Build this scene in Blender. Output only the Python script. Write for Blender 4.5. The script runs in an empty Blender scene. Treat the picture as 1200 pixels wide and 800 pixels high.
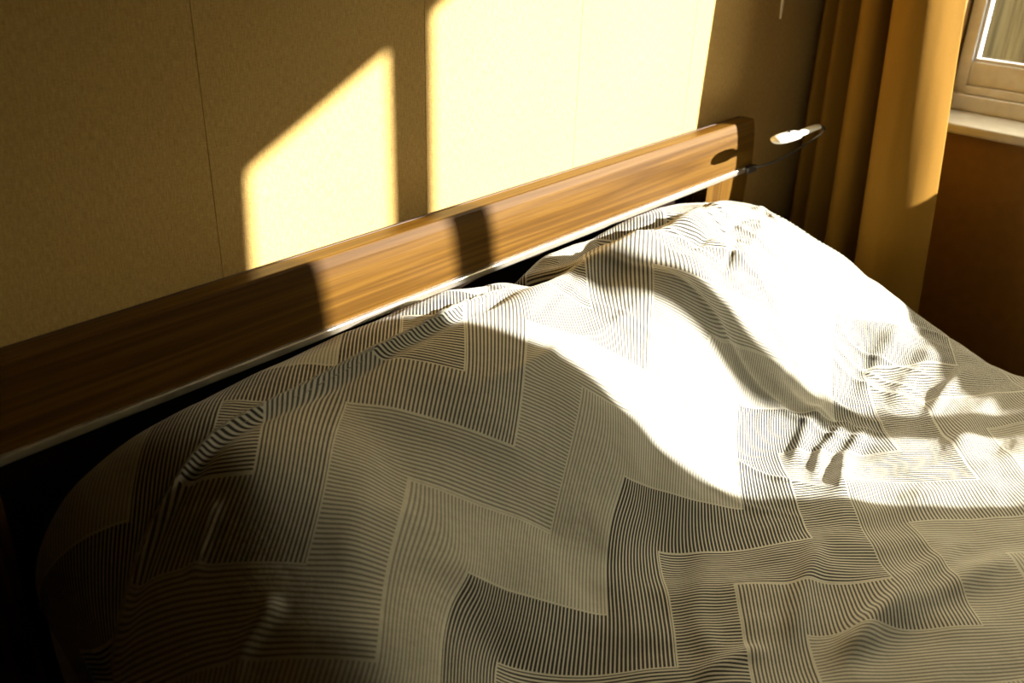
import bpy, bmesh, math, random
import numpy as np
from mathutils import Vector, Matrix, noise

scene = bpy.context.scene
COL = scene.collection
R = math.radians

# ------------------------------------------------------------------ camera
F_PX = 1093.0
TILT, ROLL, AZ = R(27.36), R(1.93), R(41.54)
CAM = np.array([0.0, -1.5, 1.70])
h_ = np.array([math.cos(AZ), math.sin(AZ), 0.0])
r_ = np.array([math.sin(AZ), -math.cos(AZ), 0.0])
u_ = np.array([0.0, 0.0, 1.0])
fw = h_ * math.cos(TILT) - u_ * math.sin(TILT)
up0 = h_ * math.sin(TILT) + u_ * math.cos(TILT)
cr = r_ * math.cos(ROLL) + up0 * math.sin(ROLL)
cu = up0 * math.cos(ROLL) - r_ * math.sin(ROLL)
cam_data = bpy.data.cameras.new('camera')
cam = bpy.data.objects.new('camera', cam_data)
COL.objects.link(cam)
cam.matrix_world = Matrix(((cr[0], cu[0], -fw[0], CAM[0]),
                           (cr[1], cu[1], -fw[1], CAM[1]),
                           (cr[2], cu[2], -fw[2], CAM[2]),
                           (0, 0, 0, 1)))
cam_data.sensor_fit = 'HORIZONTAL'
cam_data.sensor_width = 36.0
cam_data.lens = 36.0 * F_PX / 1200.0
cam_data.clip_start = 0.05
cam_data.dof.use_dof = True
cam_data.dof.focus_distance = 1.95
cam_data.dof.aperture_fstop = 3.2
scene.camera = cam

# ------------------------------------------------------------------ world, sun, exposure
PHI = R(47.0)                       # sun azimuth, measured from the headboard wall
SLOPE = 0.5186                      # rise of the light per metre of x
ELEV = math.atan(SLOPE * math.cos(PHI))
world = bpy.data.worlds.new('world'); scene.world = world
world.use_nodes = True
bg = world.node_tree.nodes['Background']
bg.inputs[0].default_value = (1.0, 0.88, 0.62, 1)
bg.inputs[1].default_value = 2.7
sun_data = bpy.data.lights.new('sun', 'SUN')
sun_data.energy = 16.0
sun_data.color = (1.0, 0.94, 0.88)
sun_data.angle = R(0.6)
sun = bpy.data.objects.new('sun', sun_data); COL.objects.link(sun)
to_sun = Vector((math.cos(PHI) * math.cos(ELEV), -math.sin(PHI) * math.cos(ELEV), math.sin(ELEV)))
sun.rotation_euler = (-to_sun).to_track_quat('-Z', 'Y').to_euler()
sun.location = to_sun * 8
vs = scene.view_settings
vs.view_transform = 'Standard'; vs.look = 'None'; vs.gamma = 1.0
vs.use_curve_mapping = False
vs.exposure = 2.32

# ------------------------------------------------------------------ material helpers
def new_mat(name):
    m = bpy.data.materials.new(name); m.use_nodes = True
    nt = m.node_tree
    return m, nt, nt.nodes['Principled BSDF']

class NB:
    """tiny node builder"""
    def __init__(self, nt): self.nt = nt
    def n(self, t, **kw):
        nd = self.nt.nodes.new(t)
        for k, v in kw.items(): setattr(nd, k, v)
        return nd
    def link(self, a, b): self.nt.links.new(a, b)
    def val(self, sock, v):
        if isinstance(v, bpy.types.NodeSocket): self.link(v, sock)
        else: sock.default_value = v
    def m(self, op, a, b=None, c=None, clamp=False):
        nd = self.n('ShaderNodeMath', operation=op, use_clamp=clamp)
        self.val(nd.inputs[0], a)
        if b is not None: self.val(nd.inputs[1], b)
        if c is not None: self.val(nd.inputs[2], c)
        return nd.outputs[0]
    def ramp(self, fac, stops, interp='LINEAR'):
        nd = self.n('ShaderNodeValToRGB'); cr_ = nd.color_ramp; cr_.interpolation = interp
        while len(cr_.elements) > 1: cr_.elements.remove(cr_.elements[-1])
        cr_.elements[0].position = stops[0][0]; cr_.elements[0].color = stops[0][1]
        for p, c in stops[1:]:
            e = cr_.elements.new(p); e.color = c
        self.link(fac, nd.inputs[0])
        return nd.outputs[0]
    def noise(self, vec, scale, detail=3, rough=0.5, dist=0.0):
        nd = self.n('ShaderNodeTexNoise')
        nd.inputs['Scale'].default_value = scale; nd.inputs['Detail'].default_value = detail
        nd.inputs['Roughness'].default_value = rough; nd.inputs['Distortion'].default_value = dist
        self.link(vec, nd.inputs['Vector']); return nd.outputs['Fac']
    def mapping(self, vec, scale=(1, 1, 1), loc=(0, 0, 0)):
        nd = self.n('ShaderNodeMapping'); nd.inputs['Scale'].default_value = scale
        nd.inputs['Location'].default_value = loc
        self.link(vec, nd.inputs['Vector']); return nd.outputs[0]
    def obj(self): return self.n('ShaderNodeTexCoord').outputs['Object']
    def bump(self, height, strength, dist, bsdf):
        nd = self.n('ShaderNodeBump'); nd.inputs['Strength'].default_value = strength
        nd.inputs['Distance'].default_value = dist
        self.link(height, nd.inputs['Height']); self.link(nd.outputs[0], bsdf.inputs['Normal'])

def col(*c): return (c[0], c[1], c[2], 1)

def plain(name, c, rough=0.6, metal=0.0, spec=0.5, var=0.08, scale=25):
    m, nt, b = new_mat(name); g = NB(nt)
    f = g.noise(g.obj(), scale, 3)
    lo = tuple(x * (1 - var) for x in c); hi = tuple(min(1, x * (1 + var)) for x in c)
    g.link(g.ramp(f, [(0.3, col(*lo)), (0.7, col(*hi))]), b.inputs['Base Color'])
    b.inputs['Roughness'].default_value = rough; b.inputs['Metallic'].default_value = metal
    b.inputs['Specular IOR Level'].default_value = spec
    return m

def wallpaper_mat():
    m, nt, b = new_mat('woven_wallpaper'); g = NB(nt); o = g.obj()
    a = g.noise(g.mapping(o, (420, 420, 55)), 1.0, 2, 0.6)
    c = g.noise(g.mapping(o, (90, 90, 420)), 1.0, 2, 0.6)
    big = g.noise(o, 2.2, 3)
    s = g.m('ADD', g.m('MULTIPLY', a, 0.6), g.m('MULTIPLY', c, 0.4))
    cc = g.ramp(s, [(0.30, col(.39, .25, .075)), (0.52, col(.55, .365, .122)), (0.74, col(.68, .47, .175))])
    mx = g.n('ShaderNodeMix', data_type='RGBA', blend_type='MULTIPLY')
    mx.inputs[0].default_value = 0.35
    g.link(cc, mx.inputs[6]); g.link(g.ramp(big, [(.3, col(.8, .78, .74)), (.7, col(1, 1, 1))]), mx.inputs[7])
    g.link(mx.outputs[2], b.inputs['Base Color'])
    b.inputs['Roughness'].default_value = 0.85; b.inputs['Specular IOR Level'].default_value = 0.2
    g.bump(s, 0.5, 0.0012, b)
    return m

def wood_mat(name='walnut_veneer', axis='x', base=((.046, .0195, .0016), (.082, .038, .0036), (.125, .064, .0082)), rough=0.38):
    m, nt, b = new_mat(name); g = NB(nt); o = g.obj()
    sc = (0.28, 11, 11) if axis == 'x' else (11, 11, 0.28)
    w = g.noise(g.mapping(o, sc), 2.2, 4, 0.5, 0.25)
    sc2 = (3, 160, 160) if axis == 'x' else (160, 160, 3)
    f = g.noise(g.mapping(o, sc2), 1.0, 3, 0.6)
    rings = g.m('PINGPONG', g.m('MULTIPLY', w, 5.0), 0.5)
    s = g.m('ADD', g.m('MULTIPLY', rings, 0.8), g.m('ADD', g.m('MULTIPLY', f, 0.35), 0.1))
    g.link(g.ramp(s, [(0.15, col(*base[0])), (0.5, col(*base[1])), (0.85, col(*base[2]))]), b.inputs['Base Color'])
    b.inputs['Roughness'].default_value = rough
    b.inputs['Specular IOR Level'].default_value = 0.18
    g.bump(f, 0.08, 0.0006, b)
    return m

def duvet_mat():
    m, nt, b = new_mat('striped_cotton'); g = NB(nt)
    uv = g.n('ShaderNodeUVMap'); uv.uv_map = 'fabric'
    sp = g.n('ShaderNodeSeparateXYZ'); g.link(uv.outputs[0], sp.inputs[0])
    x, y = sp.outputs[0], sp.outputs[1]
    pp = g.m('PINGPONG', g.m('ADD', x, -1.345 + 4.9), 0.245)
    w = g.m('ADD', g.m('DIVIDE', g.m('SUBTRACT', g.m('SUBTRACT', -0.735, g.m('MULTIPLY', pp, 0.8776)), y), 0.170), 6.0)
    k = g.m('FLOORED_MODULO', g.m('FLOOR', w), 5.0)
    fr = g.m('FRACT', w)
    edge = g.m('MULTIPLY', g.m('GREATER_THAN', fr, 0.014), g.m('LESS_THAN', fr, 0.986))
    isH = g.m('ADD', g.m('COMPARE', k, 1.0, 0.1), g.m('COMPARE', k, 3.0, 0.1))
    sgn = g.m('SUBTRACT', g.m('MULTIPLY', isH, 2.0), 1.0)
    p = g.m('DIVIDE', g.m('ADD', g.m('MULTIPLY', x, 0.215), g.m('MULTIPLY', g.m('MULTIPLY', y, 0.245), sgn)), 0.326)
    st = g.m('FRACT', g.m('ADD', g.m('DIVIDE', p, 0.0076), 400.0))
    kk = g.m('MULTIPLY', g.m('ADD', k, 0.5), 0.2)
    duty = g.ramp(kk, [(0, col(.60, .60, .60)), (.2, col(.50, .50, .50)), (.4, col(.48, .48, .48)), (.6, col(.46, .46, .46)), (.8, col(.46, .46, .46))], 'CONSTANT')
    ink = g.ramp(kk, [(0, col(.008, .0075, .008)), (.2, col(.018, .017, .016)), (.4, col(.055, .052, .045)), (.6, col(.155, .15, .125)), (.8, col(.195, .19, .16))], 'CONSTANT')
    on = g.m('MULTIPLY', g.m('LESS_THAN', st, duty), edge)
    mx = g.n('ShaderNodeMix', data_type='RGBA'); g.link(on, mx.inputs[0])
    mx.inputs[6].default_value = col(.40, .385, .315); g.link(ink, mx.inputs[7])
    g.link(mx.outputs[2], b.inputs['Base Color'])
    b.inputs['Roughness'].default_value = 0.75
    b.inputs['Specular IOR Level'].default_value = 0.25
    b.inputs['Sheen Weight'].default_value = 0.15
    o = g.obj()
    n1 = g.noise(g.mapping(o, (1, 1.6, 1)), 38, 3, 0.55)
    n2 = g.noise(g.mapping(o, (1, 1.3, 1)), 13, 2, 0.5)
    g.bump(g.m('ADD', g.m('MULTIPLY', n1, .55), n2), 0.38, 0.010, b)
    return m

def glass_mat():
    m = bpy.data.materials.new('window_glass'); m.use_nodes = True
    nt = m.node_tree; nt.nodes.clear(); g = NB(nt)
    out = g.n('ShaderNodeOutputMaterial'); tr = g.n('ShaderNodeBsdfTransparent'); gl = g.n('ShaderNodeBsdfGlossy')
    tr.inputs[0].default_value = (.97, .97, .95, 1); gl.inputs['Roughness'].default_value = 0.02
    f = g.n('ShaderNodeFresnel'); f.inputs[0].default_value = 1.35
    mx = g.n('ShaderNodeMixShader'); g.link(g.m('MULTIPLY', f.outputs[0], 0.6), mx.inputs[0])
    g.link(tr.outputs[0], mx.inputs[1]); g.link(gl.outputs[0], mx.inputs[2]); g.link(mx.outputs[0], out.inputs[0])
    return m

def fabric_mat(name, c, scale=600):
    m, nt, b = new_mat(name); g = NB(nt); o = g.obj()
    a = g.noise(g.mapping(o, (1, 1, 0.25)), scale, 2)
    big = g.noise(g.mapping(o, (1, 1, .2)), 9, 3)
    s = g.m('ADD', g.m('MULTIPLY', a, 0.4), g.m('MULTIPLY', big, 0.6))
    g.link(g.ramp(s, [(.3, col(*[v * .85 for v in c])), (.7, col(*[v * 1.12 for v in c]))]), b.inputs['Base Color'])
    b.inputs['Roughness'].default_value = 0.9; b.inputs['Specular IOR Level'].default_value = 0.1
    g.bump(a, 0.3, 0.001, b)
    return m

M = dict(
    wall=wallpaper_mat(),
    wood=wood_mat(),
    woodv=wood_mat('walnut_veneer_upright', 'z'),
    dark_wood=plain('dark_backing', (.05, .024, .012), 0.6),
    recess_shade=plain('painted_recess_shade', (.010, .0055, .003), 0.9, spec=.05),  # near-black, shade of the open recess put into the colour
    metal=plain('brushed_aluminium', (.60, .55, .45), 0.35, 0.9),
    duvet=duvet_mat(),
    glass=glass_mat(),
    frame=plain('painted_frame', (.64, .68, .70), 0.45),
    sill=plain('painted_sill', (.50, .50, .46), 0.4),
    curtain=fabric_mat('ochre_curtain', (.23, .118, .014)),
    ceiling=plain('ceiling_paint', (.34, .28, .17), 0.9),
    floor=wood_mat('floor_laminate', 'x', ((.07, .035, .014), (.10, .05, .02), (.14, .075, .032)), 0.5),
    white=plain('white_plastic', (.80, .78, .70), 0.35),
    grey=plain('dark_grey_metal', (.10, .095, .085), 0.35, 0.7),
    strand=plain('strand_pale', (.75, .68, .5), 0.8),
    mattress=plain('mattress_ticking', (.55, .5, .42), 0.9),
    fence=wood_mat('weathered_boards', 'z', ((.012, .010, .005), (.03, .024, .011), (.065, .054, .027)), 0.8),
    wall_shade_brown=plain('wall_shade_brown', (.20, .105, .018), 0.85),  # darker than the wallpaper, shade of the window wall put into the colour
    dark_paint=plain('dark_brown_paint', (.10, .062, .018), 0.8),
    ground=plain('lawn', (.10, .11, .045), 0.95, var=.4, scale=6),
)

# ------------------------------------------------------------------ mesh helpers
def link_mesh(name, me, mat, parent=None, smooth=False):
    if mat is not None and len(me.materials) == 0: me.materials.append(mat)
    o = bpy.data.objects.new(name, me); COL.objects.link(o)
    if parent is not None: o.parent = parent
    if smooth:
        for p in me.polygons: p.use_smooth = True
    return o

def bm_obj(name, bm, mat, parent=None, smooth=False):
    me = bpy.data.meshes.new(name)
    bmesh.ops.recalc_face_normals(bm, faces=bm.faces[:])
    bm.to_mesh(me); bm.free()
    return link_mesh(name, me, mat, parent, smooth)

def add_box(bm, lo, hi, bevel=0.0, seg=2):
    c = [(a + b) / 2 for a, b in zip(lo, hi)]; s = [b - a for a, b in zip(lo, hi)]
    r = bmesh.ops.create_cube(bm, size=1.0, matrix=Matrix.Translation(c) @ Matrix.Diagonal((*s, 1)))
    if bevel > 0:
        vs_ = set(r['verts'])
        es = [e for e in bm.edges if e.verts[0] in vs_ and e.verts[1] in vs_]
        bmesh.ops.bevel(bm, geom=es, offset=bevel, segments=seg, affect='EDGES', profile=0.5)

def box(name, lo, hi, mat, parent=None, bevel=0.0):
    bm = bmesh.new(); add_box(bm, lo, hi, bevel)
    return bm_obj(name, bm, mat, parent)

def extrude_profile(name, prof, x0, x1, mat, parent=None, smooth=False):
    """closed (y, z) profile swept along x"""
    bm = bmesh.new()
    a = [bm.verts.new((x0, y, z)) for y, z in prof]; b = [bm.verts.new((x1, y, z)) for y, z in prof]
    n = len(prof)
    for i in range(n):
        bm.faces.new((a[i], a[(i + 1) % n], b[(i + 1) % n], b[i]))
    bm.faces.new(a[::-1]); bm.faces.new(b)
    return bm_obj(name, bm, mat, parent, smooth)

def catmull(pts, n=8):
    pts = [Vector(p) for p in pts]
    P = [pts[0] * 2 - pts[1]] + pts + [pts[-1] * 2 - pts[-2]]
    out = []
    for i in range(1, len(P) - 2):
        for k in range(n):
            t = k / n; p0, p1, p2, p3 = P[i - 1:i + 3]
            out.append(0.5 * ((2 * p1) + (p2 - p0) * t + (2 * p0 - 5 * p1 + 4 * p2 - p3) * t * t + (3 * p1 - p0 - 3 * p2 + p3) * t ** 3))
    out.append(pts[-1]); return out

def tube(name, pts, rad, mat, parent=None, seg=10, n=8, squash=1.0):
    path = catmull(pts, n) if n > 1 else [Vector(p) for p in pts]
    rads = rad if isinstance(rad, (list, tuple)) else None
    bm = bmesh.new(); rings = []
    for i, p in enumerate(path):
        t = (path[min(i + 1, len(path) - 1)] - path[max(i - 1, 0)]).normalized()
        a = Vector((0, 0, 1)) if abs(t.z) < 0.9 else Vector((1, 0, 0))
        s = t.cross(a).normalized(); v = s.cross(t)
        if rads:
            q = i / (len(path) - 1) * (len(rads) - 1); j = min(int(q), len(rads) - 2); rr = rads[j] + (rads[j + 1] - rads[j]) * (q - j)
        else: rr = rad
        rings.append([bm.verts.new(p + (s * math.cos(2 * math.pi * k / seg) + v * squash * math.sin(2 * math.pi * k / seg)) * rr) for k in range(seg)])
    for i in range(len(rings) - 1):
        for k in range(seg):
            bm.faces.new((rings[i][k], rings[i][(k + 1) % seg], rings[i + 1][(k + 1) % seg], rings[i + 1][k]))
    bm.faces.new(rings[0][::-1]); bm.faces.new(rings[-1])
    return bm_obj(name, bm, mat, parent, True)

def empty(name, loc=(0, 0, 0)):
    o = bpy.data.objects.new(name, None); COL.objects.link(o); o.location = loc
    o.empty_display_size = 0.1
    return o

def adopt(parent, *kids):
    """parent kids that were built in world space"""
    bpy.context.view_layer.update()
    for k in kids:
        k.parent = parent; k.matrix_parent_inverse = Matrix.Translation(parent.location).inverted()

def tag(o, label, cat, group=None):
    o['label'] = label; o['category'] = cat
    if group: o['group'] = group
    return o

def struct(o, label=None):
    o['kind'] = 'structure'
    if label: o['label'] = label
    return o

# ------------------------------------------------------------------ the room
XL, XR, YF, ZC = -2.2, 3.47, -4.4, 2.86
XO = 3.82                                       # outer face of the window wall
struct(box('floor', (XL - .1, YF - .1, -0.12), (XO, 0.1, 0.0), M['floor']), 'dark brown floor of the bedroom')
struct(box('ceiling', (XL - .1, YF - .1, ZC), (XO, 0.1, ZC + 0.12), M['ceiling']), 'plain ceiling of the bedroom')
wall_back = struct(box('wall_back', (XL - .1, 0.004, 0), (XO, 0.12, ZC), M['wall']), 'ochre papered wall behind the headboard')
SEAM, SW = 0.854, 0.53
k0 = int(math.floor((XL - SEAM) / SW))
k = k0
while SEAM + k * SW < XR:
    a = max(XL, SEAM + k * SW); b = min(XR, SEAM + (k + 1) * SW)
    if b - a > 0.02:
        box('wallpaper_strip', (a + 0.0006, 0.0, 0.0), (b - 0.0006, 0.006, ZC), M['wall'], wall_back)
    k += 1
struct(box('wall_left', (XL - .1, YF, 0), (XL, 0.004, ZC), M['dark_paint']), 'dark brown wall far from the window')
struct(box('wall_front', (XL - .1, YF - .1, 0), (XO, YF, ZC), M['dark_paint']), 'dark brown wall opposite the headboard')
# window wall with its opening
WY0, WY1, WZ0, WZ1 = -0.36, -3.22, 0.93, 2.70
bm = bmesh.new()
add_box(bm, (XR, WY0, 0), (XO, 0.004, ZC)); add_box(bm, (XR, YF, 0), (XO, WY1, ZC))
add_box(bm, (XR, WY1, 0), (XO, WY0, WZ0 - .035)); add_box(bm, (XR, WY1, WZ1), (XO, WY0, ZC))
struct(bm_obj('wall_right', bm, M['wall_shade_brown']), 'wall around the window, its brown darkened to stand for shade')  # wall colour darkened in place of the shade below the sill
# window
GX, GZ0, GZ1 = 3.72, 1.10, 2.615
win = empty('window_1', (GX, (WY0 + WY1) / 2, WZ0)); struct(win, 'cream framed window with two panes above a deep sill')
parts = []
yl, yr = WY0 - 0.005, WY1 + 0.005
ML, MR = -2.508, -2.590                         # mullion
parts += [box('frame_stile', (GX - .04, yl - .045, WZ0), (GX + .05, yl, WZ1), M['frame'], bevel=.004),
          box('frame_stile', (GX - .04, yr, WZ0), (GX + .05, yr + .045, WZ1), M['frame'], bevel=.004),
          box('frame_head', (GX - .04, yr + .045, GZ1 + .015), (GX + .05, yl - .045, WZ1), M['frame'], bevel=.004),
          box('mullion', (GX - .03, MR, GZ0), (GX + .03, ML, GZ1 + .015), M['frame'], bevel=.004),
          box('bottom_rail', (GX - .035, yr + .045, 1.018), (GX + .04, yl - .045, GZ0), M['frame'], bevel=.004),
          box('lower_rail', (GX - .055, yr + .045, .988), (GX + .05, yl - .045, 1.017), M['frame'], bevel=.004),
          box('sill_upstand', (GX - .075, yr, WZ0 + .001), (GX + .05, yl, .987), M['frame'], bevel=.004)]
for a, b in ((ML, yl - .045), (yr + .045, MR)):
    pane = box('glass_pane', (GX - .003, a, GZ0), (GX + .003, b, GZ1 + .015), M['glass']); parts.append(pane)
    parts.append(box('glazing_bead', (GX - .028, a, GZ0), (GX - .006, b, GZ0 + .012), M['frame'], bevel=.003))
    parts.append(box('glazing_bead', (GX - .028, b - .012 if b > ML else a, GZ0 + .012), (GX - .006, b if b > ML else a + .012, GZ1), M['frame'], bevel=.003))
parts.append(box('sill_board', (3.425, WY1 + .001, WZ0 - .034), (GX + .05, WY0 - .001, WZ0), M['sill'], bevel=.008))
adopt(win, *parts)

# outside: lawn and a board fence seen at an angle through the pane
struct(box('ground', (XO + .01, -14, -.35), (16, 14, -.25), M['ground']), 'lawn outside the window')
fence = empty('board_fence', (6.2, .7, -.25))
tag(fence, 'weathered upright board fence beyond the window pane', 'fence')
random.seed(3)
kids = []
yy = -1.8
while yy < 3.2:
    wv = random.uniform(.16, .24)
    kids.append(box('board', (6.2 + random.uniform(-.02, .02), yy, -.25), (6.24 + random.uniform(0, .02), yy + wv, 2.9 + random.uniform(-.05, .05)), M['fence']))
    yy += wv + random.uniform(.003, .006)
kids += [box('rail', (6.27, -1.8, .3), (6.33, 3.2, .4), M['fence']), box('rail', (6.27, -1.8, 2.2), (6.33, 3.2, 2.3), M['fence'])]
adopt(fence, *kids)

# unseen hedge added to keep low sky light off the far wall
bm = bmesh.new()
bmesh.ops.create_grid(bm, x_segments=150, y_segments=46, size=0.5)
for v in bm.verts:
    a, b_ = v.co.x + .5, v.co.y + .5            # along, up and over
    yy = -16 + 30 * a
    if b_ < .45: px_, pz_ = 11.0, -.25 + 4.65 * b_ / .45
    elif b_ < .55: px_, pz_ = 11.0 + 12 * (b_ - .45), 4.4
    else: px_, pz_ = 12.2, 4.4 - 4.65 * (b_ - .55) / .45
    q = Vector((px_ * 2.1, yy * 2.1, pz_ * 2.1))
    n_ = noise.noise(q) * .13 + noise.noise(q * 3.1) * .07
    sgn_ = -1 if px_ < 11.6 else 1
    v.co = Vector((px_ + sgn_ * n_, yy + noise.noise(q * 2.7) * .05, pz_ + n_ * .8 * (1 if pz_ > .5 else 0)))
hedge_blocker = bm_obj('sky_blocker', bm, plain('sky_blocker_leaves', (.045, .055, .018), 0.9, var=.6, scale=14), None, True)
tag(hedge_blocker, 'unseen dark hedge at the end of the garden behind the board fence', 'hedge_blocker')

# ------------------------------------------------------------------ curtains
def curtain(name, path, z0, z1, label, seed, drift=0.0, lean=0.0):
    random.seed(seed)
    pl = catmull([(x, y, 0) for x, y in path], 14)
    nz = 40; bm = bmesh.new(); grid = []
    for j in range(nz + 1):
        t = j / nz; z = z1 + (z0 - z1) * t
        row = []
        for i, p in enumerate(pl):
            s = i / len(pl)
            wob = 0.010 * t * math.sin(5.0 * s * math.pi + seed + t * 1.3)
            q = noise.noise(Vector((p.x * 9, p.y * 9, z * 2.2))) * 0.006
            row.append(bm.verts.new((p.x + wob + q, p.y + q * .7 * min(1, s * 4) - drift * s * (1.33 - z) - lean * (2.3 - z), z)))
        grid.append(row)
    for j in range(nz):
        for i in range(len(pl) - 1):
            bm.faces.new((grid[j][i], grid[j][i + 1], grid[j + 1][i + 1], grid[j + 1][i]))
    root = empty(name, (sum(p[0] for p in path) / len(path), sum(p[1] for p in path) / len(path), z0))
    o = bm_obj('curtain_fabric', bm, M['curtain'], None, True)
    md = o.modifiers.new('thick', 'SOLIDIFY'); md.thickness = 0.004; md.offset = 0
    # gathered heading tape
    bm = bmesh.new(); g2 = []
    for z in (z1 + .0, z1 - .06):
        g2.append([bm.verts.new((p.x - .004, p.y, z)) for p in pl])
    for i in range(len(pl) - 1): bm.faces.new((g2[0][i], g2[0][i + 1], g2[1][i + 1], g2[1][i]))
    t_ = bm_obj('heading_tape', bm, M['curtain'], None, True)
    md = t_.modifiers.new('thick', 'SOLIDIFY'); md.thickness = 0.004
    adopt(root, o, t_)
    tag(root, label, 'curtain', 'floor length ochre curtains')
    return root

curtain_root = curtain('curtain', [(3.43, -.018), (3.34, -.022), (3.26, -.035), (3.16, -.06), (3.20, -.105), (3.10, -.135), (3.19, -.190), (3.20, -.212), (3.03, -.235),
                    (3.04, -.285), (3.17, -.320), (3.12, -.352), (2.965, -.36), (2.935, -.415), (2.952, -.455), (2.99, -.488), (3.03, -.512), (3.08, -.535)],
        0.02, 2.80, 'ochre curtain hanging in deep folds beside the headboard, its window edge sunlit', 1, .085)
curtain('curtain', [(3.10, -2.325), (3.05, -2.38), (3.14, -2.46), (3.04, -2.53), (3.14, -2.60), (3.04, -2.67), (3.14, -2.74), (3.04, -2.81), (3.14, -2.88), (3.04, -2.95), (3.14, -3.02), (3.04, -3.09), (3.12, -3.16), (3.08, -3.24)],
        0.02, 2.80, 'ochre curtain at the far side of the window, away from the headboard', 2, 0, .03)
rail = box('curtain_rail', (3.05, -3.4, 2.80), (3.11, -.012, 2.86), M['white'], bevel=.004)
tag(rail, 'white curtain rail fixed under the ceiling', 'curtain rail')
c1 = tube('pale_strand', [(2.858, -.05, 2.79), (2.860, -.05, 2.0), (2.862, -.05, 1.335)], .0022, M['strand'])  # thin pale vertical tube beside the curtain
c1['label'] = 'thin pale hanging cord'
adopt(curtain_root, c1)
c2 = tube('strand_end', [(2.862, -.05, 1.345), (2.8635, -.05, 1.32), (2.866, -.05, 1.275)], [.003, .0055, .003], M['strand'], c1)

# ------------------------------------------------------------------ the bed frame and headboard
HX0, HX1 = 0.10, 2.715
bed = empty('bed', (1.55, -1.1, 0))
front = [(-.0875, .9885), (-.0905, .985), (-.0945, .968), (-.098, .947), (-.1005, .925), (-.102, .902), (-.1037, .88), (-.105, .858)]
prof = front + [(-.105, .846), (-.058, .846), (-.046, .870), (-.0445, .92), (-.044, .985), (-.0455, .9885), (-.048, .990), (-.085, .990)]
board = extrude_profile('headboard_panel', prof, HX0, HX1, M['wood'])
backcap = box('back_edge_strip', (HX0, -.0435, .90), (HX1, -.036, .989), M['dark_wood'], bevel=.001)
trim = box('metal_trim', (HX0, -.112, .828), (HX1 - .04, -.088, .8455), M['metal'], bevel=.003)
endcap = box('trim_end_cap', (HX1 - .0395, -.112, .828), (HX1 + .004, -.088, .8455), M['grey'], bevel=.003)
posts = []
for a, b in ((2.455, 2.70), (0.115, 0.36)):
    pp_ = [(-.104, .845), (-.1035, .78), (-.101, .70), (-.095, .55), (-.088, .35), (-.08, .0), (-.05, .0), (-.055, .845)]
    posts.append(extrude_profile('headboard_post', pp_, a, b, M['woodv']))
base = []
for a, b in (((.50, -2.16, .20), (.54, -.13, .36)), ((2.50, -2.16, .20), (2.54, -.13, .36)), ((.54, -2.16, .20), (2.50, -2.12, .36)), ((.54, -.16, .20), (2.50, -.13, .36))):
    base.append(box('bed_rail', a, b, M['wood'], bevel=.006))
lower = box('recess_shade_panel', (.365, -.034, .12), (2.450, -.02, .8455), M['recess_shade'])  # added dark sheet painting the shade in the gap below the headboard
platform = box('platform', (.54, -2.12, .22), (2.50, -.16, .24), M['dark_wood'])
legs = [box('leg', (x, y, 0), (x + .07, y + .07, .199), M['wood'], bevel=.006) for x in (.52, 2.45) for y in (-2.14, -.24)]
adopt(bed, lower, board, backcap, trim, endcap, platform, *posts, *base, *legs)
tag(bed, 'walnut bed with a bowed headboard panel and thin metal trim', 'bed')
for o, l in ((trim, 'thin pale metal trim under the headboard panel'), (board, 'bowed walnut headboard panel with horizontal grain')): o['label'] = l

mat_o = box('mattress', (.56, -2.10, .242), (2.48, -.17, .385), M['mattress'], bevel=.04)
tag(mat_o, 'pale mattress hidden under the striped duvet', 'mattress')

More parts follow.
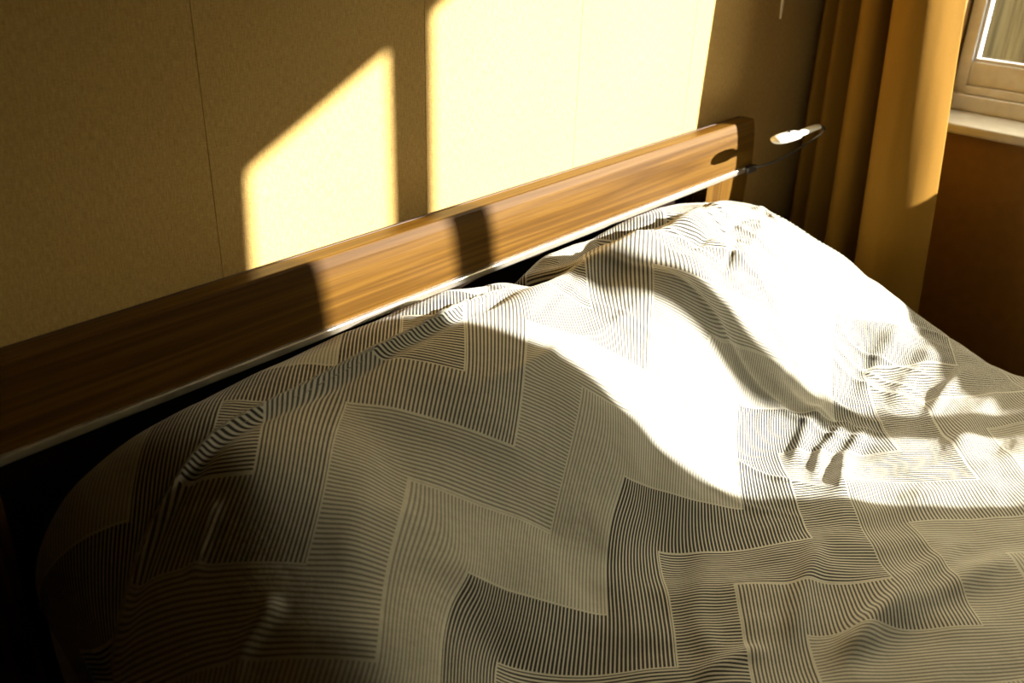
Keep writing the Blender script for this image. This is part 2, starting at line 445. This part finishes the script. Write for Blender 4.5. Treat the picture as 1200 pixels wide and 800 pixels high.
# ------------------------------------------------------------------ the duvet
# control points of the draped surface: x, y, z in metres
CP = np.array([
 (.855,-.668,.634),(1.10,-.783,.474),(1.345,-.633,.574),(1.59,-.786,.441),(1.835,-.616,.560),(2.08,-.774,.455),(2.325,-.627,.607),
 (.855,-.728,.52),(1.10,-.94,.452),(1.345,-.728,.450),(1.59,-.949,.452),(1.835,-.74,.460),(2.08,-.945,.440),(2.325,-.729,.490),(2.57,-.898,.475),
 (1.345,-.906,.455),(1.59,-1.122,.446),(1.835,-.901,.455),(2.08,-1.127,.442),(2.325,-.90,.452),
 (1.345,-1.065,.440),(1.59,-1.297,.447),(1.835,-1.063,.435),(1.835,-1.264,.447),
 (.855,-.516,.764),(1.10,-.638,.572),(1.345,-.503,.750),(.61,-.719,.671),(.855,-.358,.848),(1.10,-.538,.727),(1.345,-.36,.838),(.61,-.557,.755),
 (.61,-.446,.835),(1.10,-.409,.832),
 (.44,-.17,.765),(.56,-.17,.822),(.66,-.17,.840),(.80,-.17,.853),(1.0,-.17,.862),(1.16,-.17,.866),(1.28,-.17,.866),
 (.44,-.12,.735),(.56,-.12,.785),(.66,-.12,.80),(.80,-.12,.812),(1.0,-.12,.822),(1.16,-.12,.826),(1.28,-.12,.826),(1.43,-.12,.78),(1.65,-.11,.82),(2.0,-.11,.825),(2.4,-.11,.77),
 (.46,-.33,.745),(.54,-.31,.825),(.70,-.28,.868),(.90,-.27,.872),(1.1,-.27,.874),(1.3,-.27,.864),
 (1.43,-.17,.838),(1.52,-.19,.810),(1.63,-.314,.828),(1.686,-.371,.845),(1.77,-.461,.815),(1.84,-.526,.745),(1.93,-.61,.61),(2.0,-.689,.525),
 (1.63,-.15,.842),(1.83,-.15,.842),(2.0,-.15,.850),(2.23,-.16,.842),(2.42,-.16,.800),(2.587,-.17,.755),
 (1.85,-.30,.858),(2.05,-.35,.860),(2.05,-.52,.765),(2.25,-.35,.835),(2.30,-.50,.735),
 (2.62,-.20,.735),(2.64,-.29,.712),(2.64,-.383,.690),(2.64,-.459,.662),(2.64,-.65,.585),(2.64,-.822,.522),(2.64,-1.046,.468),(2.5,-1.1,.462),(2.45,-.5,.71),(2.48,-.75,.535),
 (.42,-.45,.675),(.42,-.60,.60),(.42,-.75,.53),(.44,-1.0,.45),(.62,-.95,.475),(.85,-.95,.455),(.5,-1.3,.45),(.9,-1.3,.45),(2.6,-1.3,.45),(2.3,-1.3,.445),
 (.5,-2.1,.45),(1.2,-1.7,.45),(1.6,-2.1,.45),(2.0,-1.7,.45),(2.6,-2.1,.45),
])
def tps_fit(P, v, lam):
    n = len(P)
    d = np.sqrt(((P[:, None] - P[None]) ** 2).sum(-1)) + 1e-12
    K = d * d * np.log(d) + lam * np.eye(n)
    Q = np.hstack([np.ones((n, 1)), P])
    A = np.block([[K, Q], [Q.T, np.zeros((3, 3))]])
    return np.linalg.solve(A, np.concatenate([v, np.zeros((3,) + v.shape[1:])]))
def tps_eval(P, w, X):
    out = np.empty((len(X),) + w.shape[1:])
    for s in range(0, len(X), 40000):
        x = X[s:s + 40000]
        d = np.sqrt(((x[:, None] - P[None]) ** 2).sum(-1)) + 1e-12
        out[s:s + 40000] = (d * d * np.log(d)) @ w[:-3] + np.hstack([np.ones((len(x), 1)), x]) @ w[-3:]
    return out
PXY = CP[:, :2]
W_H = tps_fit(PXY, CP[:, 2], 0.0006)
def H0(x, y):
    sh = np.shape(x)
    return tps_eval(PXY, W_H, np.stack([np.ravel(x), np.ravel(y)], 1)).reshape(sh)

def seg_dist(x, y, poly):
    """distance to a polyline, parameter 0..1 along it, signed side"""
    best = np.full(x.shape, 1e9); par = np.zeros(x.shape); side = np.zeros(x.shape)
    L = [0.0]
    for a, b in zip(poly[:-1], poly[1:]): L.append(L[-1] + math.hypot(b[0] - a[0], b[1] - a[1]))
    for i, (a, b) in enumerate(zip(poly[:-1], poly[1:])):
        dx, dy = b[0] - a[0], b[1] - a[1]; l2 = dx * dx + dy * dy
        t = np.clip(((x - a[0]) * dx + (y - a[1]) * dy) / l2, 0, 1)
        ex, ey = x - (a[0] + t * dx), y - (a[1] + t * dy)
        d = np.hypot(ex, ey); m = d < best
        best = np.where(m, d, best); par = np.where(m, (L[i] + t * math.sqrt(l2)) / L[-1], par)
        side = np.where(m, np.sign(dx * ey - dy * ex), side)
    return best, par, side
def smooth(a, b, v):
    t = np.clip((v - a) / (b - a), 0, 1); return t * t * (3 - 2 * t)

# the tuck that runs across the pillow end: plan polyline
FOLD = [(-.10, -.42), (.20, -.405), (.40, -.372), (.486, -.341), (.622, -.319), (.76, -.307), (.899, -.293), (1.048, -.282), (1.183, -.272), (1.30, -.262), (1.42, -.245)]
# soft folds in the cloth: plan polyline, height, half-width
FOLDS = [([(1.714, -0.427), (1.457, -0.431), (1.242, -0.447), (1.086, -0.445)], 0.006, 0.012), ([(2.254, -0.316), (1.967, -0.327), (1.742, -0.317), (1.62, -0.285), (1.455, -0.307), (1.291, -0.33)], 0.042, 0.038), ([(2.203, -0.243), (1.999, -0.226), (1.845, -0.175), (1.652, -0.193), (1.572, -0.15)], -0.04, 0.03), ([(2.38, -0.297), (2.417, -0.315), (2.426, -0.342), (2.386, -0.386)], 0.016, 0.014), ([(2.357, -0.329), (2.131, -0.375), (1.965, -0.386), (1.82, -0.4)], -0.008, 0.01), ([(2.434, -0.341), (2.122, -0.443), (1.962, -0.496), (1.868, -0.531)], 0.008, 0.018), ([(2.167, -0.381), (1.978, -0.457), (1.913, -0.485)], -0.007, 0.009), ([(2.363, -0.532), (2.254, -0.581), (2.065, -0.64), (1.968, -0.658)], -0.007, 0.01), ([(2.522, -0.58), (2.329, -0.64), (2.156, -0.684)], 0.006, 0.02), ([(1.101, -0.637), (0.938, -0.646), (0.768, -0.695), (0.658, -0.755)], 0.012, 0.035), ([(1.221, -0.658), (1.12, -0.721), (1.078, -0.816)], -0.01, 0.04), ([(2.123, -0.743), (1.964, -0.747), (1.802, -0.79)], 0.014, 0.018), ([(2.138, -0.801), (1.925, -0.81), (1.785, -0.854)], 0.013, 0.015), ([(2.134, -0.843), (1.949, -0.858), (1.778, -0.919)], 0.014, 0.017), ([(2.557, -0.743), (2.376, -0.75), (2.193, -0.778)], 0.012, 0.022), ([(2.582, -0.836), (2.413, -0.836), (2.239, -0.843)], 0.013, 0.026), ([(2.608, -0.929), (2.407, -0.923), (2.225, -0.939)], 0.011, 0.018), ([(2.573, -1.034), (2.344, -1.024), (2.111, -1.044)], 0.012, 0.03), ([(1.895, -1.281), (1.647, -1.21), (1.443, -1.143), (1.261, -1.129)], 0.018, 0.03), ([(1.844, -1.177), (1.587, -1.149), (1.372, -1.142), (1.284, -1.158)], 0.015, 0.025), ([(1.607, -0.958), (1.42, -1.014), (1.286, -1.058)], 0.014, 0.022), ([(1.435, -0.796), (1.233, -0.891), (1.135, -0.997)], 0.008, 0.03), ([(1.255, -1.031), (1.182, -1.003), (1.091, -0.973)], 0.01, 0.018), ([(0.566, -0.41), (0.525, -0.427), (0.481, -0.457)], 0.01, 0.014), ([(0.562, -0.568), (0.514, -0.568), (0.459, -0.573)], 0.01, 0.014), ([(0.843, -0.45), (0.737, -0.533), (0.64, -0.608)], 0.006, 0.03), ([(1.518, -0.56), (1.418, -0.603), (1.358, -0.636)], 0.008, 0.03), ([(1.639, -0.283), (1.53, -0.308), (1.343, -0.356)], -0.008, 0.012)]

NU, NV = 620, 470
UL, UR = -0.05, 3.10                # fabric coordinate range across the bed
us = np.linspace(UL, UR, NU)
yb = np.concatenate([np.linspace(-2.20, -1.45, 40)[:-1], np.linspace(-1.45, -0.118, NV - 70), np.linspace(-.118, 0.12, 32)[1:]])
NV = len(yb)
U, Y = np.meshgrid(us, yb)
def bend(e, r):
    th = np.clip(e / r, 0, math.pi / 2)
    return r * np.sin(th), r * (1 - np.cos(th)) + np.maximum(e - r * math.pi / 2, 0)
XRE, XLE, YBE = 2.62, 0.47, -0.150
eR, dR = bend(np.maximum(U - XRE, 0), 0.085)
eL, dL = bend(np.maximum(XLE - U, 0), 0.10)
eB, dB = bend(np.maximum(Y - YBE, 0), 0.032)
X = np.where(U > XRE, XRE + eR, np.where(U < XLE, XLE - eL, U))
Yp = np.where(Y > YBE, YBE + eB, Y)
Z = H0(X, Yp)
drop = dR + dL + dB
Z = Z - drop
# fabric coordinates: arc length along y measured on the smooth surface from the flat part
dz = np.diff(Z + drop - dB, axis=0); dy = np.diff(Yp, axis=0)
arc = np.vstack([np.zeros((1, U.shape[1])), np.cumsum(np.hypot(dz, dy), axis=0)])
j0 = int(np.argmin(np.abs(yb + 1.0)))
VV = yb[j0] + arc - arc[j0]
VV = VV + np.where(Y > YBE, dB, 0)
UU = U.copy()
# measured cloth positions: plan point -> cloth coordinate
UVP = [(0.856, -0.666, 0.855, -0.565), (1.101, -0.782, 1.1, -0.78), (1.346, -0.633, 1.345, -0.565), (1.588, -0.787, 1.59, -0.78), (1.822, -0.623, 1.835, -0.565), (2.054, -0.783, 2.08, -0.78), (2.326, -0.626, 2.325, -0.565), (0.84, -0.742, 0.855, -0.735), (1.1, -0.94, 1.1, -0.95), (1.335, -0.734, 1.345, -0.735), (1.591, -0.948, 1.59, -0.95), (1.828, -0.743, 1.835, -0.735), (2.074, -0.947, 2.08, -0.95), (2.301, -0.737, 2.325, -0.735), (2.549, -0.903, 2.57, -0.95), (1.349, -0.905, 1.345, -0.905), (1.59, -1.122, 1.59, -1.12), (1.844, -0.898, 1.835, -0.905), (2.08, -1.127, 2.08, -1.12), (2.329, -0.899, 2.325, -0.905), (1.338, -1.067, 1.345, -1.075), (1.591, -1.297, 1.59, -1.29), (1.823, -1.066, 1.835, -1.075), (1.84, -1.264, 1.835, -1.245), (0.855, -0.515, 0.855, -0.395), (1.1, -0.638, 1.1, -0.61), (1.337, -0.509, 1.345, -0.395), (0.611, -0.718, 0.61, -0.61), (0.856, -0.358, 0.855, -0.225), (1.101, -0.537, 1.1, -0.44), (1.332, -0.359, 1.345, -0.225), (0.61, -0.557, 0.61, -0.44), (1.747, -0.386, 1.835, -0.225), (0.62, -0.428, 0.61, -0.27), (1.1, -0.409, 1.1, -0.27)]
if len(UVP):
    from_pts = np.array([q[:2] for q in UVP]); tgt = np.array([q[2:] for q in UVP])
    ii = [(int(np.argmin(np.abs(yb - q[1]))), int(np.argmin(np.abs(us - q[0])))) for q in UVP]
    res = tgt - np.array([(UU[i], VV[i]) for i in ii])
    Pq = np.vstack([from_pts, [(.3, -1.6), (1.5, -1.7), (2.7, -1.6), (2.9, -.9), (2.9, -.3), (.2, -.9)]]); res = np.vstack([res, np.zeros((6, 2))])
    wq = tps_fit(Pq, res, 0.004)
    cq = tps_eval(Pq, wq, np.stack([U.ravel(), Y.ravel()], 1)).reshape(U.shape + (2,))
    cq = np.clip(cq, -.12, .12)
    UU = UU + cq[..., 0]; VV = VV + cq[..., 1]
# flap beyond the tuck
d, par, side = seg_dist(U, Y, FOLD)
sd = d * side                      # positive towards the headboard
tuckness = smooth(0.25, 0.40, par) * (1 - smooth(0.93, 1.0, par))
flapx = 1 - smooth(1.36, 1.44, U)
FLU = .855 + (U - .689) * 1.135; FLV = .115 + (Y + .237 + (U - .689) * -.0625) * 1.0
mask = smooth(-.002, .005, sd) * flapx
UU = UU * (1 - mask) + FLU * mask
VV = VV * (1 - mask) + FLV * mask
ridge = 0.014 * np.exp(-(sd / 0.008) ** 2) - 0.008 * np.exp(-((sd + 0.020) / 0.012) ** 2) - 0.005 * np.exp(-((sd - 0.03) / 0.02) ** 2)
Z = Z + ridge * tuckness
for poly, amp, wd in FOLDS:
    d, par, side = seg_dist(U, Y, poly)
    Z = Z + amp * np.exp(-(d / wd) ** 2) * np.minimum(smooth(-.05, .25, par), 1 - smooth(.75, 1.05, par))
# the hollow where the duvet end gapes beside the headboard
gap = np.exp(-((U - 1.540 + (Y + .2) * .9) / .036) ** 2 * 1.0) * smooth(-.29, -.20, Y)
Z = Z - 0.12 * gap
# broad softness and creases
ns = np.zeros_like(Z); NX = np.zeros_like(Z)
flat = smooth(-.62, -.9, Y)
for j in range(NV):
    for i in range(NU):
        x_, y_ = U[j, i], VV[j, i]
        a = noise.noise(Vector((x_ * 3.4 + y_ * 2.2, (y_ * 1.0 - x_ * .35) * 9.5, 0.3)))
        b_ = noise.noise(Vector((x_ * 7 - y_ * 4, y_ * 15 + x_ * 8, 4.1)))
        c_ = noise.noise(Vector(((x_ - y_) * 5.0 + 3, (y_ * .9 + x_ * .45) * 17.0, 7.7)))
        ns[j, i] = a * 0.0080 + b_ * 0.0045 + c_ * 0.0045 * (1 if x_ > 1.2 else .7)
for j in range(NV):
    if not (-.95 < yb[j] < -.16): continue
    for i in range(NU):
        x_, y_ = U[j, i], Y[j, i]
        q = (x_ - 2.45) + (y_ + .15) * .55
        a = noise.noise(Vector((q * 8.5, y_ * 1.3, 9.7)))
        b_ = 1 - abs(noise.noise(Vector((q * 14.0, y_ * 2.2, 2.2)))) * 2
        NX[j, i] = a * 0.014 + max(b_, 0) ** 3 * 0.009
Z = Z + NX * smooth(1.40, 1.75, U) * smooth(-.95, -.72, Y) * (1 - smooth(-.30, -.16, Y))
amp = (0.85 + 0.35 * smooth(1.3, 2.0, U)) * (0.6 + 0.5 * flat)
Z = Z + ns * amp
me = bpy.data.meshes.new('duvet')
verts = np.stack([X, Yp, Z], -1).reshape(-1, 3)
idx = np.arange(NU * NV).reshape(NV, NU)
quads = np.stack([idx[:-1, :-1], idx[:-1, 1:], idx[1:, 1:], idx[1:, :-1]], -1).reshape(-1, 4)
keep = verts[quads][:, :, 2].min(1) > 0.16
quads = quads[keep]
used = np.unique(quads); remap = -np.ones(len(verts), int); remap[used] = np.arange(len(used))
me.from_pydata(verts[used].tolist(), [], remap[quads].tolist())
uvl = me.uv_layers.new(name='fabric')
lv = np.empty(len(me.loops), int); me.loops.foreach_get('vertex_index', lv)
uvs = np.stack([UU, VV], -1).reshape(-1, 2)[used]
uvl.data.foreach_set('uv', uvs[lv].ravel())
me.update()
duvet = link_mesh('duvet', me, M['duvet'], None, True)
md = duvet.modifiers.new('thick', 'SOLIDIFY'); md.thickness = 0.016; md.offset = -1
tag(duvet, 'rumpled cream duvet with zigzag bands of dark stripes on the bed', 'duvet')

# ------------------------------------------------------------------ reading lamp at the headboard end
lamp = empty('reading_lamp', (2.70, -.12, .83))
arm = tube('arm', [(2.69, -.118, .838), (2.766, -.15, .851), (2.823, -.19, .883), (2.87, -.22, .917), (2.88, -.245, .945), (2.877, -.255, .962), (2.850, -.255, .974), (2.80, -.25, .974)], .0038, M['grey'])
clip = box('clip', (2.66, -.126, .826), (2.716, -.1125, .848), M['grey'], bevel=.003)
neck = tube('neck', [(2.835, -.2545, .976), (2.80, -.25, .975), (2.715, -.244, .970)], [.010, .0125, .0125], M['white'], squash=.8)
head = tube('lamp_head', [(2.722, -.2445, .971), (2.71, -.243, .971), (2.69, -.241, .971), (2.655, -.238, .971), (2.62, -.234, .970), (2.597, -.232, .970), (2.587, -.231, .970)],
            [.012, .021, .025, .026, .025, .019, .008], M['white'], seg=16, squash=.55)
sw = tube('switch', [(2.665, -.239, .983), (2.665, -.239, .989)], .006, M['grey'], n=1)
adopt(lamp, arm, clip, neck, head, sw)
tag(lamp, 'small white reading lamp on a thin bent arm at the headboard end', 'lamp')
